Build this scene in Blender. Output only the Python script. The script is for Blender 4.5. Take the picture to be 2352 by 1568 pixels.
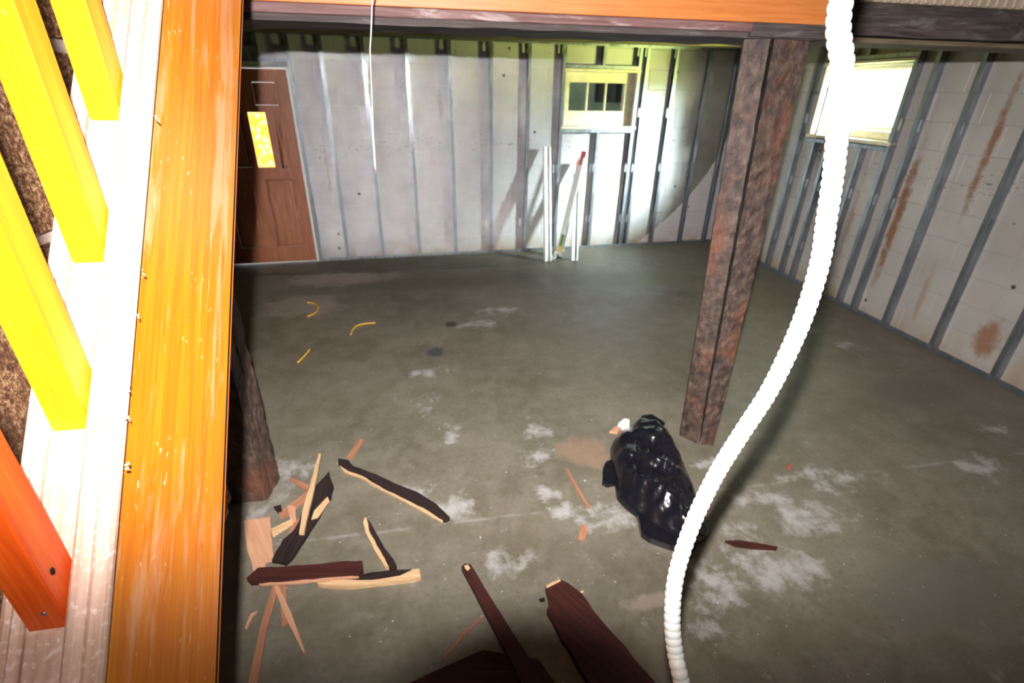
import bpy, bmesh, math, random
from mathutils import Vector, Matrix, noise as mn
random.seed(7)
S = bpy.context.scene
for o in list(bpy.data.objects): bpy.data.objects.remove(o)
COL = S.collection
rad = math.radians

# ---------------------------------------------------------------- camera
F, PITCH, YAW, ROLL, CH = 1137.0, rad(26.7), rad(10.3), rad(1.0), 1.75
fw = Vector((math.sin(YAW)*math.cos(PITCH), math.cos(YAW)*math.cos(PITCH), -math.sin(PITCH)))
r0 = Vector((math.cos(YAW), -math.sin(YAW), 0)); u0 = r0.cross(fw)
cr = math.cos(ROLL)*r0 + math.sin(ROLL)*u0; cu = -math.sin(ROLL)*r0 + math.cos(ROLL)*u0
CAM = Vector((0, 0, CH))
camd = bpy.data.cameras.new('camera'); cam = bpy.data.objects.new('camera', camd); COL.objects.link(cam)
rot = Matrix((cr, cu, -fw)).transposed()
cam.matrix_world = Matrix.Translation(CAM) @ rot.to_4x4()
camd.sensor_width = 36; camd.lens = F/2352*36; camd.clip_start = 0.02; camd.clip_end = 200
camd.dof.use_dof = True; camd.dof.focus_distance = 0.8; camd.dof.aperture_fstop = 5.0
S.camera = cam

# ---------------------------------------------------------------- world, flash, daylight, exposure
S.view_settings.view_transform = 'Standard'; S.view_settings.look = 'None'
S.view_settings.gamma = 1; S.view_settings.use_curve_mapping = False
S.view_settings.exposure = 0.0
W = bpy.data.worlds.new('world'); S.world = W; W.use_nodes = True
W.node_tree.nodes['Background'].inputs[0].default_value = (0.93, 0.97, 1.0, 1)
W.node_tree.nodes['Background'].inputs[1].default_value = 5.0

FLASH = Vector((-0.020, 0.01, 1.874))
def flash_lamp():
    l = bpy.data.lights.new('camera_flash', 'POINT'); l.energy = 1.0; l.shadow_soft_size = 0.012
    l.color = (1.0, 0.965, 0.94); l.use_nodes = True
    nt = l.node_tree; em = nt.nodes['Emission']
    tc = nt.nodes.new('ShaderNodeTexCoord'); sp = nt.nodes.new('ShaderNodeSeparateXYZ')
    nt.links.new(tc.outputs['Normal'], sp.inputs[0])
    def m(op, a, b=None, c=None):
        n = nt.nodes.new('ShaderNodeMath'); n.operation = op
        for i, v in enumerate((a, b, c)):
            if v is None: continue
            if isinstance(v, (int, float)): n.inputs[i].default_value = v
            else: nt.links.new(v, n.inputs[i])
        return n.outputs[0]
    nz = m('MAXIMUM', m('MULTIPLY', sp.outputs[2], -1.0), 0.02)
    u = m('DIVIDE', sp.outputs[0], nz); v = m('DIVIDE', sp.outputs[1], nz)
    # beam of the flash head: the lens barrel cuts a round piece out of its lower edge
    du = m('SUBTRACT', u, 0.045); dv = m('SUBTRACT', v, -0.91)
    r = m('SQRT', m('ADD', m('MULTIPLY', du, du), m('MULTIPLY', dv, dv)))
    mr = nt.nodes.new('ShaderNodeMapRange'); mr.interpolation_type = 'SMOOTHSTEP'
    nt.links.new(r, mr.inputs[0]); mr.inputs[1].default_value = 0.245; mr.inputs[2].default_value = 0.37
    mr.inputs[3].default_value = 0.02; mr.inputs[4].default_value = 1.0
    # zoomed head: weaker away from the middle
    q = m('ADD', m('MULTIPLY', m('MULTIPLY', u, u), 0.9), m('MULTIPLY', m('MULTIPLY', m('ADD', v, 0.05), m('ADD', v, 0.08)), 2.0))
    cov = m('DIVIDE', 1.0, m('ADD', 1.0, q))
    lo = nt.nodes.new('ShaderNodeMapRange'); lo.interpolation_type = 'SMOOTHSTEP'      # lower rim of the beam
    nt.links.new(v, lo.inputs[0]); lo.inputs[1].default_value = -0.82; lo.inputs[2].default_value = -0.34
    lo.inputs[3].default_value = 0.12; lo.inputs[4].default_value = 1.0
    cov = m('MULTIPLY', cov, lo.outputs[0])
    fall = nt.nodes.new('ShaderNodeLightFalloff'); fall.inputs['Smooth'].default_value = 2.6
    fall.inputs['Strength'].default_value = 1400.0
    nt.links.new(m('MULTIPLY', m('MULTIPLY', mr.outputs[0], cov), fall.outputs['Quadratic']), em.inputs['Strength'])
    o = bpy.data.objects.new('camera_flash', l); COL.objects.link(o)
    o.matrix_world = Matrix.Translation(FLASH) @ rot.to_4x4()
flash_lamp()
def area(name, loc, target, sx, sy, energy, color, spread=180):
    l = bpy.data.lights.new(name, 'AREA'); l.shape = 'RECTANGLE'; l.size = sx; l.size_y = sy
    l.energy = energy; l.color = color; l.spread = rad(spread)
    o = bpy.data.objects.new(name, l); COL.objects.link(o); o.location = loc
    o.rotation_euler = (Vector(target)-Vector(loc)).to_track_quat('-Z', 'Y').to_euler(); return o
area('sky_light', (4.8, 3.25, 2.25), (2.7, 5.9, 0.95), 0.75, 0.5, 600, (0.95, 0.98, 1.0), 80)
area('lawn_bounce', (4.75, 3.6, 1.40), (2.5, 5.7, 2.35), 0.7, 0.35, 250, (0.92, 0.92, 0.24), 120)
area('ambient_fill', (0.6, -0.6, 3.3), (0.9, 2.0, 0.0), 1.6, 1.6, 1.2, (1.0, 0.96, 0.9))  # added weak ambient fill, no real lamp hangs here

# ---------------------------------------------------------------- helpers
def ray(x, y):
    return (fw*F + cr*(x-1176) - cu*(y-784)).normalized()
def at(x, y, z=0.0):
    d = ray(x, y); return CAM + d*((z-CH)/d.z)
def atY(x, y, Y):
    d = ray(x, y); return CAM + d*(Y/d.y)
def link(o): COL.objects.link(o); return o
def tag(o, label=None, cat=None, group=None, kind=None):
    for k, v in (('label', label), ('category', cat), ('group', group), ('kind', kind)):
        if v: o[k] = v
    return o
def empty(name, loc=(0, 0, 0), label=None, cat=None, group=None, kind=None):
    o = bpy.data.objects.new(name, None); o.empty_display_size = 0.05; o.location = loc
    return tag(link(o), label, cat, group, kind)
def obj(name, bm, mat, parent=None, M=None, smooth=False):
    """link a bmesh as one object; M = world matrix of its local frame; parents only carry a location"""
    me = bpy.data.meshes.new(name)
    bmesh.ops.recalc_face_normals(bm, faces=bm.faces)
    bm.to_mesh(me); bm.free()
    if smooth: me.polygons.foreach_set('use_smooth', [True]*len(me.polygons))
    return inst(name, me, mat, parent, M)
def wloc(o):
    v = o.location.copy()
    while o.parent: o = o.parent; v += o.location
    return v
def inst(name, me, mat, parent=None, M=None):
    if mat and not me.materials: me.materials.append(mat)
    o = bpy.data.objects.new(name, me); link(o)
    M = M or Matrix()
    if parent:
        o.parent = parent; M = Matrix.Translation(-wloc(parent)) @ M
    o.matrix_basis = M
    return o
def box(bm, a, b, bev=0.0, seg=1):
    a = Vector(a); b = Vector(b)
    r = bmesh.ops.create_cube(bm, size=1.0, matrix=Matrix.Translation((a+b)/2) @ Matrix.Diagonal((*(abs(b[i]-a[i]) for i in range(3)), 1)))
    if bev:
        es = {e for v in r['verts'] for e in v.link_edges}
        bmesh.ops.bevel(bm, geom=list(es), offset=bev, segments=seg, affect='EDGES', profile=0.6)
    return bm
def B(*boxes, bev=0.0, seg=1):
    bm = bmesh.new()
    for a, b in boxes: box(bm, a, b, bev, seg)
    return bm
def sweep(pts, radii, seg=10, closed_ends=True):
    bm = bmesh.new(); rings = []
    n = len(pts); up = Vector((0.0, 1.0, 0.1)).normalized()
    for i, p in enumerate(pts):
        t = (pts[min(i+1, n-1)]-pts[max(i-1, 0)]).normalized()
        a = up.cross(t).normalized(); b = t.cross(a)
        rings.append([bm.verts.new(p + (a*math.cos(2*math.pi*k/seg)+b*math.sin(2*math.pi*k/seg))*radii[i]) for k in range(seg)])
    for i in range(n-1):
        for k in range(seg):
            bm.faces.new((rings[i][k], rings[i][(k+1) % seg], rings[i+1][(k+1) % seg], rings[i+1][k]))
    if closed_ends: bm.faces.new(rings[0]); bm.faces.new(rings[-1])
    return bm
def catmull(P, per=12):
    P = [Vector(p) for p in P]; Q = [2*P[0]-P[1]]+P+[2*P[-1]-P[-2]]; out = []
    for i in range(1, len(Q)-2):
        for k in range(per):
            t = k/per; a, b, c, d = Q[i-1], Q[i], Q[i+1], Q[i+2]
            out.append(0.5*((2*b)+(c-a)*t+(2*a-5*b+4*c-d)*t*t+(3*b-a-3*c+d)*t*t*t))
    out.append(P[-1]); return out

# ---------------------------------------------------------------- materials
class Mt:
    def __init__(s, name, rough=0.6, metal=0.0, spec=0.5):
        s.m = bpy.data.materials.new(name); s.m.use_nodes = True; s.nt = s.m.node_tree
        s.b = s.nt.nodes['Principled BSDF']; s.b.inputs['Roughness'].default_value = rough
        s.b.inputs['Metallic'].default_value = metal; s.b.inputs['Specular IOR Level'].default_value = spec
    def n(s, t): return s.nt.nodes.new(t)
    def put(s, sock, v):
        if isinstance(v, bpy.types.NodeSocket): s.nt.links.new(v, sock)
        elif isinstance(v, (tuple, list)) and len(v) == 3 and sock.type == 'RGBA': sock.default_value = (*v, 1)
        else: sock.default_value = v
    def pos(s, sc=(1, 1, 1), world=False, off=(0, 0, 0)):
        if world: src = s.n('ShaderNodeNewGeometry').outputs['Position']
        else: src = s.n('ShaderNodeTexCoord').outputs['Object']
        mp = s.n('ShaderNodeMapping'); mp.inputs['Scale'].default_value = sc; mp.inputs['Location'].default_value = off
        s.nt.links.new(src, mp.inputs[0]); return mp.outputs[0]
    def noise(s, vec, scale, detail=4, rough=0.55, dist=0.0):
        n = s.n('ShaderNodeTexNoise'); s.put(n.inputs['Vector'], vec); n.inputs['Scale'].default_value = scale
        n.inputs['Detail'].default_value = detail; n.inputs['Roughness'].default_value = rough
        n.inputs['Distortion'].default_value = dist; return n.outputs['Fac']
    def ramp(s, fac, stops):
        r = s.n('ShaderNodeValToRGB'); s.put(r.inputs[0], fac); e = r.color_ramp.elements
        while len(e) < len(stops): e.new(0.5)
        for k, (p, c) in enumerate(stops):
            e[k].position = p; e[k].color = (*c, 1) if isinstance(c, tuple) else (c, c, c, 1)
        return r.outputs[0]
    def mix(s, fac, a, b, mode='MIX'):
        n = s.n('ShaderNodeMix'); n.data_type = 'RGBA'; n.blend_type = mode
        s.put(n.inputs[0], fac); s.put(n.inputs[6], a); s.put(n.inputs[7], b); return n.outputs[2]
    def math(s, op, a, b=0.0, c=0.0):
        n = s.n('ShaderNodeMath'); n.operation = op
        s.put(n.inputs[0], a); s.put(n.inputs[1], b)
        if op in ('MULTIPLY_ADD', 'SMOOTH_MIN'): s.put(n.inputs[2], c)
        return n.outputs[0]
    def blob(s, P, c, rx, ry=None, rz=None, hard=0.5):
        """1 inside an ellipsoid about c, fading outward (stain mask)"""
        mp = s.n('ShaderNodeVectorMath'); mp.operation = 'SUBTRACT'; s.put(mp.inputs[0], P); mp.inputs[1].default_value = c
        d = s.n('ShaderNodeVectorMath'); d.operation = 'DIVIDE'; s.put(d.inputs[0], mp.outputs[0]); d.inputs[1].default_value = (rx, ry or rx, rz or 5)
        l = s.n('ShaderNodeVectorMath'); l.operation = 'LENGTH'; s.put(l.inputs[0], d.outputs[0])
        r = s.n('ShaderNodeMapRange'); r.interpolation_type = 'SMOOTHSTEP'; s.put(r.inputs[0], l.outputs['Value'])
        r.inputs[1].default_value = hard; r.inputs[2].default_value = 1.25; r.inputs[3].default_value = 1; r.inputs[4].default_value = 0
        return r.outputs[0]
    def col(s, c): s.put(s.b.inputs['Base Color'], c); return s
    def rgh(s, r): s.put(s.b.inputs['Roughness'], r); return s
    def bump(s, h, strength=0.3, dist=0.01):
        n = s.n('ShaderNodeBump'); n.inputs['Strength'].default_value = strength; n.inputs['Distance'].default_value = dist
        s.put(n.inputs['Height'], h); s.put(s.b.inputs['Normal'], n.outputs[0]); return s

def wood(name, dark, light, rough=0.45, grain=(1.2, 22, 22), scuff=None, knots=0.0, specks=None):
    m = Mt(name, rough); P = m.pos(grain)
    g = m.noise(P, 4, 6, 0.6, 0.6); g2 = m.noise(m.pos((0.8, 60, 60) if grain[0] < grain[2] else (60, 60, 0.8)), 6, 4, 0.6)
    c = m.ramp(g, [(0.3, dark), (0.7, light)])
    c = m.mix(m.ramp(g2, [(0.45, 0.0), (0.62, 0.22)]), c, tuple(v*0.55 for v in dark))
    if scuff:
        s_ = m.noise(m.pos((3, 16, 16), off=(2, 0, 0)), 1.5, 6, 0.65, 0.5)
        if name == 'varnished_fir':      # rubbed, chalky band along the lower edge of the upper half
            s_ = m.math('MULTIPLY_ADD', m.blob(m.pos(), (0.72, 0.02, -0.215), 0.5, 1, 0.045, hard=0.1), 0.14, s_)
        c = m.mix(m.ramp(s_, [(0.56, 0.0), (0.68, 0.8)]), c, scuff)
    if specks:
        k = m.noise(m.pos((1, 1.6, 1.6)), 75, 2, 0.5); k2 = m.noise(m.pos(), 9, 3)
        f = m.math('MULTIPLY', m.ramp(k, [(0.66, 0.0), (0.70, 1.0)]), m.ramp(k2, [(0.5, 0.0), (0.58, 0.75)]))
        c = m.mix(f, c, specks)
    m.col(c); m.bump(g2, 0.12, 0.002); return m.m

def mat_floor():
    m = Mt('wet_concrete', 0.5); P = m.pos(world=True)
    n1 = m.noise(P, 1.3, 6, 0.6); n2 = m.noise(P, 7, 8, 0.68, 0.4); n3 = m.noise(P, 40, 4, 0.6)
    c = m.ramp(n1, [(0.3, (0.094, 0.079, 0.053)), (0.55, (0.136, 0.120, 0.086)), (0.75, (0.185, 0.158, 0.124))])
    c = m.mix(m.ramp(n2, [(0.42, 0.0), (0.7, 0.55)]), c, (0.215, 0.19, 0.16))
    c = m.mix(m.ramp(n3, [(0.35, 0.3), (0.5, 0.0)]), c, (0.07, 0.065, 0.05))
    wh = [(1235, 990, 40, 40), (1225, 1045, 45, 30), (1262, 1130, 45, 25), (980, 930, 30, 25), (1040, 1000, 30, 25), (985, 855, 60, 14),
          (650, 1090, 55, 50), (690, 1085, 40, 25), (600, 1170, 40, 25), (1750, 1145, 120, 40), (1860, 1190, 120, 60), (1700, 1230, 90, 40), (1625, 1062, 45, 25),
          (2250, 1070, 90, 35), (2285, 985, 45, 18), (1400, 1185, 90, 45), (1150, 1290, 80, 40), (1040, 1165, 90, 40), (960, 1130, 60, 30),
          (1790, 1300, 150, 80), (1650, 1350, 120, 90), (1900, 1100, 120, 40), (1940, 790, 40, 10), (1150, 712, 60, 14), (1100, 745, 60, 12),
          (1620, 1450, 60, 40), (1300, 1170, 60, 25)]
    fac = None
    for x, y, rx, ry in wh:
        c0 = at(x, y); r1 = (at(x+rx, y)-c0).length; r2 = abs(at(x, y+ry).y-c0.y)
        b = m.blob(P, c0, r1*1.2, r2*1.3, hard=0.0)
        fac = b if fac is None else m.math('MAXIMUM', fac, b)
    n4 = m.noise(P, 9, 8, 0.7, 0.15)
    f = m.ramp(m.math('MULTIPLY_ADD', fac, 0.24, n4), [(0.62, 0.0), (0.80, 0.8)])
    c = m.mix(f, c, (0.36, 0.345, 0.335))
    # pinkish worn paint, rust, dark leaves of damp and broad darker areas
    for (x, y, rx, ry, colr, k) in [(780, 640, 170, 26, (0.33, 0.27, 0.24), 0.7), (700, 700, 130, 40, (0.26, 0.21, 0.18), .6), (1840, 760, 60, 14, (0.3, 0.25, 0.24), 0.6), (1345, 1040, 90, 60, (0.27, 0.16, 0.10), 0.5),
                                 (1035, 744, 24, 10, (0.05, 0.04, 0.04), 1.0), (1000, 808, 32, 16, (0.06, 0.055, 0.06), 1.0), (1500, 1380, 110, 30, (0.3, 0.24, 0.2), 0.5), (830, 1120, 60, 20, (0.18, 0.16, 0.12), .5), (2100, 900, 180, 60, (0.09, 0.08, 0.065), 0.6),
                                 (1000, 650, 260, 22, (0.10, 0.088, 0.06), .75), (1450, 640, 200, 30, (0.12, 0.11, 0.06), .7), (2150, 1350, 300, 160, (0.11, 0.10, 0.08), .7)]:
        c0 = at(x, y); r1 = (at(x+rx, y)-c0).length; r2 = abs(at(x, y+ry).y-c0.y)
        b = m.blob(P, c0, r1, r2, hard=0.1)
        c = m.mix(m.ramp(m.math('MULTIPLY_ADD', b, 0.35, m.math('MULTIPLY', n2, 0.65)), [(0.46, 0.0), (0.60, k)]), c, colr)
    # long pale crack across the slab
    A = at(1000, 1205); Bp = at(1900, 1095); d = (Bp-A).normalized(); nrm = Vector((-d.y, d.x, 0))
    dt = m.n('ShaderNodeVectorMath'); dt.operation = 'DOT_PRODUCT'; m.put(dt.inputs[0], P); dt.inputs[1].default_value = nrm
    off = m.math('ABSOLUTE', m.math('MULTIPLY_ADD', m.noise(P, 6, 3), 0.03, m.math('SUBTRACT', dt.outputs['Value'], nrm.dot(A)+0.015)))
    c = m.mix(m.math('MULTIPLY', m.ramp(off, [(0.002, 1.0), (0.012, 0.0)]), m.ramp(n2, [(0.42, 0.0), (0.62, 0.55)])), c, (0.30, 0.28, 0.26))
    sp = m.noise(P, 55, 2, 0.5)
    c = m.mix(m.ramp(sp, [(0.72, 0.0), (0.75, 0.8)]), c, (0.5, 0.48, 0.45))
    m.col(c); m.rgh(m.ramp(n1, [(0.3, 0.42), (0.7, 0.62)])); m.bump(n2, 0.25, 0.006); return m.m

def mat_block(name, right=False):
    m = Mt(name, 0.42); P = m.pos(world=True)
    n1 = m.noise(P, 1.1, 4, 0.6); n2 = m.noise(m.pos((1, 1, 0.3), True), 6, 6, 0.65); n3 = m.noise(P, 90, 3)
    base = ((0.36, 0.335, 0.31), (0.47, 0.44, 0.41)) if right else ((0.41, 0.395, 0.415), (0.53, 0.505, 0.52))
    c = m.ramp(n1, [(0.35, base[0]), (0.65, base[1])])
    c = m.mix(m.ramp(n2, [(0.5, 0.0), (0.72, 0.4)]), c, (0.42, 0.36, 0.33))
    sx = m.n('ShaderNodeSeparateXYZ'); m.put(sx.inputs[0], P)
    low = m.ramp(sx.outputs[2], [(0.02, 1.0), (0.22, 0.0)])
    c = m.mix(m.math('MULTIPLY', low, m.ramp(m.noise(P, 5, 5), [(0.4, 0.1), (0.6, 0.75)])), c, (0.36, 0.24, 0.13))
    if right:
        streaks = [(3.56, 0.075, 0.85, 0.95, 0.95), (3.06, 0.05, 1.45, 0.85, 0.85), (3.10, 0.05, 0.35, .4, .4), (4.02, 0.06, 0.7, 0.5, 0.5), (2.55, 0.14, 0.22, 0.25, .8), (2.6, 0.05, 1.2, 0.6, .3)]
    else:
        streaks = [(-0.98, 0.03, 1.0, 0.6, 0.35), (0.25, 0.05, 1.6, 0.3, .35), (2.1, .05, .4, .4, .3)]
    nn = m.noise(m.pos((1, 1, 0.6), True), 16, 6, 0.7)
    for a, w_, z, h, k in streaks:
        ctr = (0, a, z) if right else (a, 0, z)
        b = m.blob(P, ctr, *((50, w_, h) if right else (w_, 50, h)), hard=0.0)
        c = m.mix(m.ramp(m.math('MULTIPLY_ADD', b, 0.35, m.math('MULTIPLY', nn, 0.65)), [(0.46, 0.0), (0.64, k)]), c, (0.24, 0.105, 0.04))
    # short dark dashes and spots where fixings were torn off
    d = m.noise(m.pos((5, 5, 26), True), 3.2, 2, 0.5); zb = m.blob(P, (0, 0, 1.22), 500, 500, 0.13, hard=0.3)
    c = m.mix(m.math('MULTIPLY', m.ramp(d, [(0.66, 0.0), (0.69, 0.85)]), zb), c, (0.10, 0.08, 0.08))
    v = m.n('ShaderNodeTexVoronoi'); m.put(v.inputs['Vector'], P); v.inputs['Scale'].default_value = 3.6
    c = m.mix(m.ramp(v.outputs['Distance'], [(0.045, 1.0), (0.065, 0.0)]), c, (0.07, 0.05, 0.05))
    m.col(c); m.bump(n3, 0.18, 0.003); return m.m

def mat_galv():
    m = Mt('galvanised_steel', 0.34, 0.85); P = m.pos()
    c = m.ramp(m.noise(m.pos((8, 8, 1.5)), 3, 4), [(0.3, (0.20, 0.225, 0.26)), (0.7, (0.38, 0.41, 0.45))])
    m.col(c); m.rgh(m.ramp(m.noise(P, 12, 3), [(0.3, 0.28), (0.7, 0.48)])); return m.m
def mat_post():
    m = Mt('creosoted_timber', 0.6); P = m.pos()
    a = m.noise(m.pos((1, 1, 0.6)), 30, 6, 0.72, 0.15); b = m.noise(P, 3, 4)
    c = m.ramp(a, [(0.36, (0.016, 0.010, 0.009)), (0.52, (0.052, 0.030, 0.022)), (0.70, (0.115, 0.078, 0.058))])
    c = m.mix(m.ramp(b, [(0.5, 0.0), (0.64, 0.7)]), c, (0.13, 0.042, 0.018))
    m.col(c); m.bump(a, 0.7, 0.012); return m.m
def mat_roughbrick():
    m = Mt('rough_brick', 0.85); P = m.pos(world=True)
    a = m.noise(P, 70, 6, 0.75); b = m.noise(P, 6, 4)
    c = m.ramp(a, [(0.38, (0.05, 0.017, 0.007)), (0.50, (0.27, 0.11, 0.04)), (0.62, (0.70, 0.45, 0.25))])
    c = m.mix(m.ramp(b, [(0.35, 0.5), (0.55, 0.0)]), c, (0.10, 0.035, 0.012))
    m.col(c); m.bump(a, 0.9, 0.012); return m.m
def mat_shoe():
    m = Mt('dusty_pink_wood', 0.55)
    g = m.noise(m.pos((1.5, 30, 30)), 4, 5, 0.6, 0.4); k = m.noise(m.pos(), 160, 2)
    c = m.ramp(g, [(0.3, (0.44, 0.25, 0.17)), (0.65, (0.62, 0.42, 0.33))])
    c = m.mix(m.ramp(k, [(0.55, 0.0), (0.7, 0.5)]), c, (0.95, 0.78, 0.68))
    m.col(c); m.bump(g, 0.15, 0.002); return m.m
def plain(name, col, rough=0.6, metal=0.0, var=0.25, scale=8, bump=0.15):
    m = Mt(name, rough, metal); n = m.noise(m.pos(), scale, 5, 0.6)
    m.col(m.ramp(n, [(0.3, tuple(v*(1-var) for v in col)), (0.7, tuple(min(1, v*(1+var)) for v in col))]))
    m.bump(n, bump, 0.004); return m.m
def mat_bag():
    m = Mt('black_plastic', 0.2, 0, 0.6); m.col((0.006, 0.006, 0.009))
    a = m.noise(m.pos((1.3, 0.7, 1)), 13, 4, 0.55, 1.4); m.bump(a, 0.3, 0.015); return m.m
def mat_amber():
    m = Mt('amber_glass', 0.3)
    v = m.n('ShaderNodeTexVoronoi'); m.put(v.inputs['Vector'], m.pos((1, 1, 1), True)); v.inputs['Scale'].default_value = 17
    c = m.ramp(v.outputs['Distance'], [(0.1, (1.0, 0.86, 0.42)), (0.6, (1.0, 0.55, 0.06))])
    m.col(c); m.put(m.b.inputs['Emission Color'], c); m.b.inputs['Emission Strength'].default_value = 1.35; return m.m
def mat_glass():
    m = Mt('window_glass', 0.05); m.col((0.85, 0.93, 0.9)); t = m.n('ShaderNodeBsdfTransparent'); t.inputs[0].default_value = (0.86, 0.93, 0.90, 1)
    g = m.n('ShaderNodeBsdfGlossy'); g.inputs['Roughness'].default_value = 0.03
    x = m.n('ShaderNodeMixShader'); x.inputs[0].default_value = 0.06
    m.nt.links.new(t.outputs[0], x.inputs[1]); m.nt.links.new(g.outputs[0], x.inputs[2])
    m.nt.links.new(x.outputs[0], m.nt.nodes['Material Output'].inputs['Surface']); return m.m

M_floor = mat_floor(); M_blockF = mat_block('painted_block_far'); M_blockR = mat_block('painted_block_right', True)
M_mortar = plain('painted_mortar', (0.50, 0.48, 0.48), 0.8)
M_galv = mat_galv(); M_post = mat_post(); M_rbrick = mat_roughbrick(); M_shoe = mat_shoe()
M_string = wood('varnished_fir', (0.68, 0.150, 0.004), (0.82, 0.275, 0.010), 0.30, scuff=(0.78, 0.36, 0.17), specks=(0.85, 0.5, 0.25))
M_balus = wood('yellow_varnished_fir', (0.62, 0.19, 0.005), (0.78, 0.35, 0.008), 0.35, grain=(22, 22, 1.2), specks=(0.5, 0.22, 0.16))
M_baldim = wood('dim_varnished_fir', (0.55, 0.05, 0.004), (0.72, 0.12, 0.012), 0.35, grain=(22, 22, 1.2), specks=(0.5, 0.22, 0.16))  # copy of the baluster varnish, weaker flash light put into a redder colour
M_fascia = wood('orange_fascia', (0.42, 0.125, 0.026), (0.54, 0.19, 0.05), 0.5, specks=(0.2, 0.1, 0.06))
M_purple = wood('worn_maroon_edge', (0.08, 0.028, 0.025), (0.20, 0.11, 0.105), 0.7, scuff=(0.34, 0.27, 0.26))
M_rough = wood('rough_dark_timber', (0.02, 0.013, 0.012), (0.085, 0.066, 0.062), 0.8, scuff=(0.15, 0.13, 0.125))
M_olive = wood('damp_brown_timber', (0.09, 0.06, 0.035), (0.20, 0.16, 0.10), 0.7)
M_door = wood('brown_door_wood', (0.24, 0.075, 0.034), (0.42, 0.155, 0.072), 0.45, grain=(22, 22, 1.0))
M_white = plain('white_paint', (0.72, 0.71, 0.68), 0.45, var=0.08)
M_cream = plain('cream_window_wood', (0.74, 0.66, 0.50), 0.5, var=0.15, scale=14)
M_dark = plain('dark_void', (0.02, 0.02, 0.02), 0.9)
M_char = wood('charred_bark', (0.009, 0.005, 0.0045), (0.032, 0.019, 0.017), 0.9)
M_char.node_tree.nodes['Principled BSDF'].inputs['Specular IOR Level'].default_value = 0.15
M_darkred = wood('dark_red_board', (0.022, 0.006, 0.005), (0.065, 0.018, 0.013), 0.6)
M_darkred.node_tree.nodes['Principled BSDF'].inputs['Specular IOR Level'].default_value = 0.25
M_tan = wood('fresh_split_wood', (0.42, 0.25, 0.12), (0.64, 0.44, 0.25), 0.7)
M_pinkw = wood('pink_plywood', (0.42, 0.21, 0.12), (0.55, 0.30, 0.18), 0.7)
M_redw = wood('reddish_splinter_wood', (0.26, 0.10, 0.05), (0.38, 0.18, 0.10), 0.7)
M_hose = plain('white_plastic', (0.80, 0.81, 0.77), 0.4, var=0.03, bump=0.02)
M_bag = mat_bag(); M_amber = mat_amber(); M_glass = mat_glass()
M_plaster = plain('grey_plaster', (0.32, 0.30, 0.28), 0.9)
M_rib = plain('ribbed_beige', (0.34, 0.27, 0.20), 0.7)

# ---------------------------------------------------------------- frames of the two walls
FO = Vector((-1.17, 5.73, 0)); FA = math.atan2(0.262, 4.87)
FD = Vector((math.cos(FA), math.sin(FA), 0)); FN = Vector((-math.sin(FA), math.cos(FA), 0))
# far-wall local frame: x = along the wall, y = away from the room, z = up
MF = Matrix.Translation(FO) @ Matrix.Rotation(FA, 4, 'Z')
XR = 3.85                                           # room side of the right-hand studs
# right-wall local frame: x = along -Y (towards the viewer), y = away from the room, z = up
MR = Matrix.Translation((XR, 5.9, 0)) @ Matrix.Rotation(-math.pi/2, 4, 'Z')
DEP = 0.065                                         # stud depth

# ---------------------------------------------------------------- floor
fl = tag(obj('floor', B(((-4.2, -3.2, -0.12), (4.6, 6.6, 0.0))), M_floor), kind='structure')

# ---------------------------------------------------------------- block walls
def wall_core(name, M, x0, x1, z1, mat, holes):
    """solid backing with rectangular holes, local frame y from DEP+0.006 to DEP+0.2"""
    xs = sorted({x0, x1, *[h[0] for h in holes], *[h[1] for h in holes]}); bm = bmesh.new()
    for a, b in zip(xs, xs[1:]):
        zs = [(h[2], h[3]) for h in holes if h[0] <= a+1e-6 and h[1] >= b-1e-6]
        z = 0.0
        for lo, hi in sorted(zs):
            if lo > z: box(bm, (a, DEP+0.006, z), (b, DEP+0.2, lo))
            z = hi
        box(bm, (a, DEP+0.006, z), (b, DEP+0.2, z1))
    return tag(obj(name, bm, mat, None, M), kind='structure')
_cache = {}
def blocks(wall, M, x0, x1, z1, mat, holes, bw=0.40, bh=0.2, joint=0.003, depth=0.02):
    Mi = wall.matrix_basis.inverted()
    row = 0; z = 0.0
    while z < z1-0.02:
        zt = min(z+bh, z1); x = x0 - (bw/2 if row % 2 else 0)
        cuts = []
        while x < x1:
            a, b = max(x, x0), min(x+bw, x1); x += bw
            if b-a < 0.03: continue
            segs = [(a, b)]
            for h in holes:
                if h[2] < zt-0.03 and h[3] > z+0.03:
                    ns = []
                    for s, e in segs:
                        if h[1] <= s or h[0] >= e: ns.append((s, e)); continue
                        if h[0]-s > 0.03: ns.append((s, h[0]))
                        if e-h[1] > 0.03: ns.append((h[1], e))
                    segs = ns
            cuts += segs
        for a, b in cuts:
            w_, h_ = round(b-a-joint, 3), round(zt-z-joint, 3); key = (w_, h_, mat.name, random.randint(0, 2))
            if key not in _cache:
                me = bpy.data.meshes.new('concrete_block'); bm = B(((-w_/2, 0, -h_/2), (w_/2, depth, h_/2)), bev=0.003)
                bm.to_mesh(me); bm.free(); me.materials.append(mat); _cache[key] = me
            o = bpy.data.objects.new('concrete_block', _cache[key]); link(o); o.parent = wall
            o.location = ((a+b)/2, DEP+random.uniform(-0.001, 0.0008), (z+zt)/2)
        z += bh; row += 1

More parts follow.
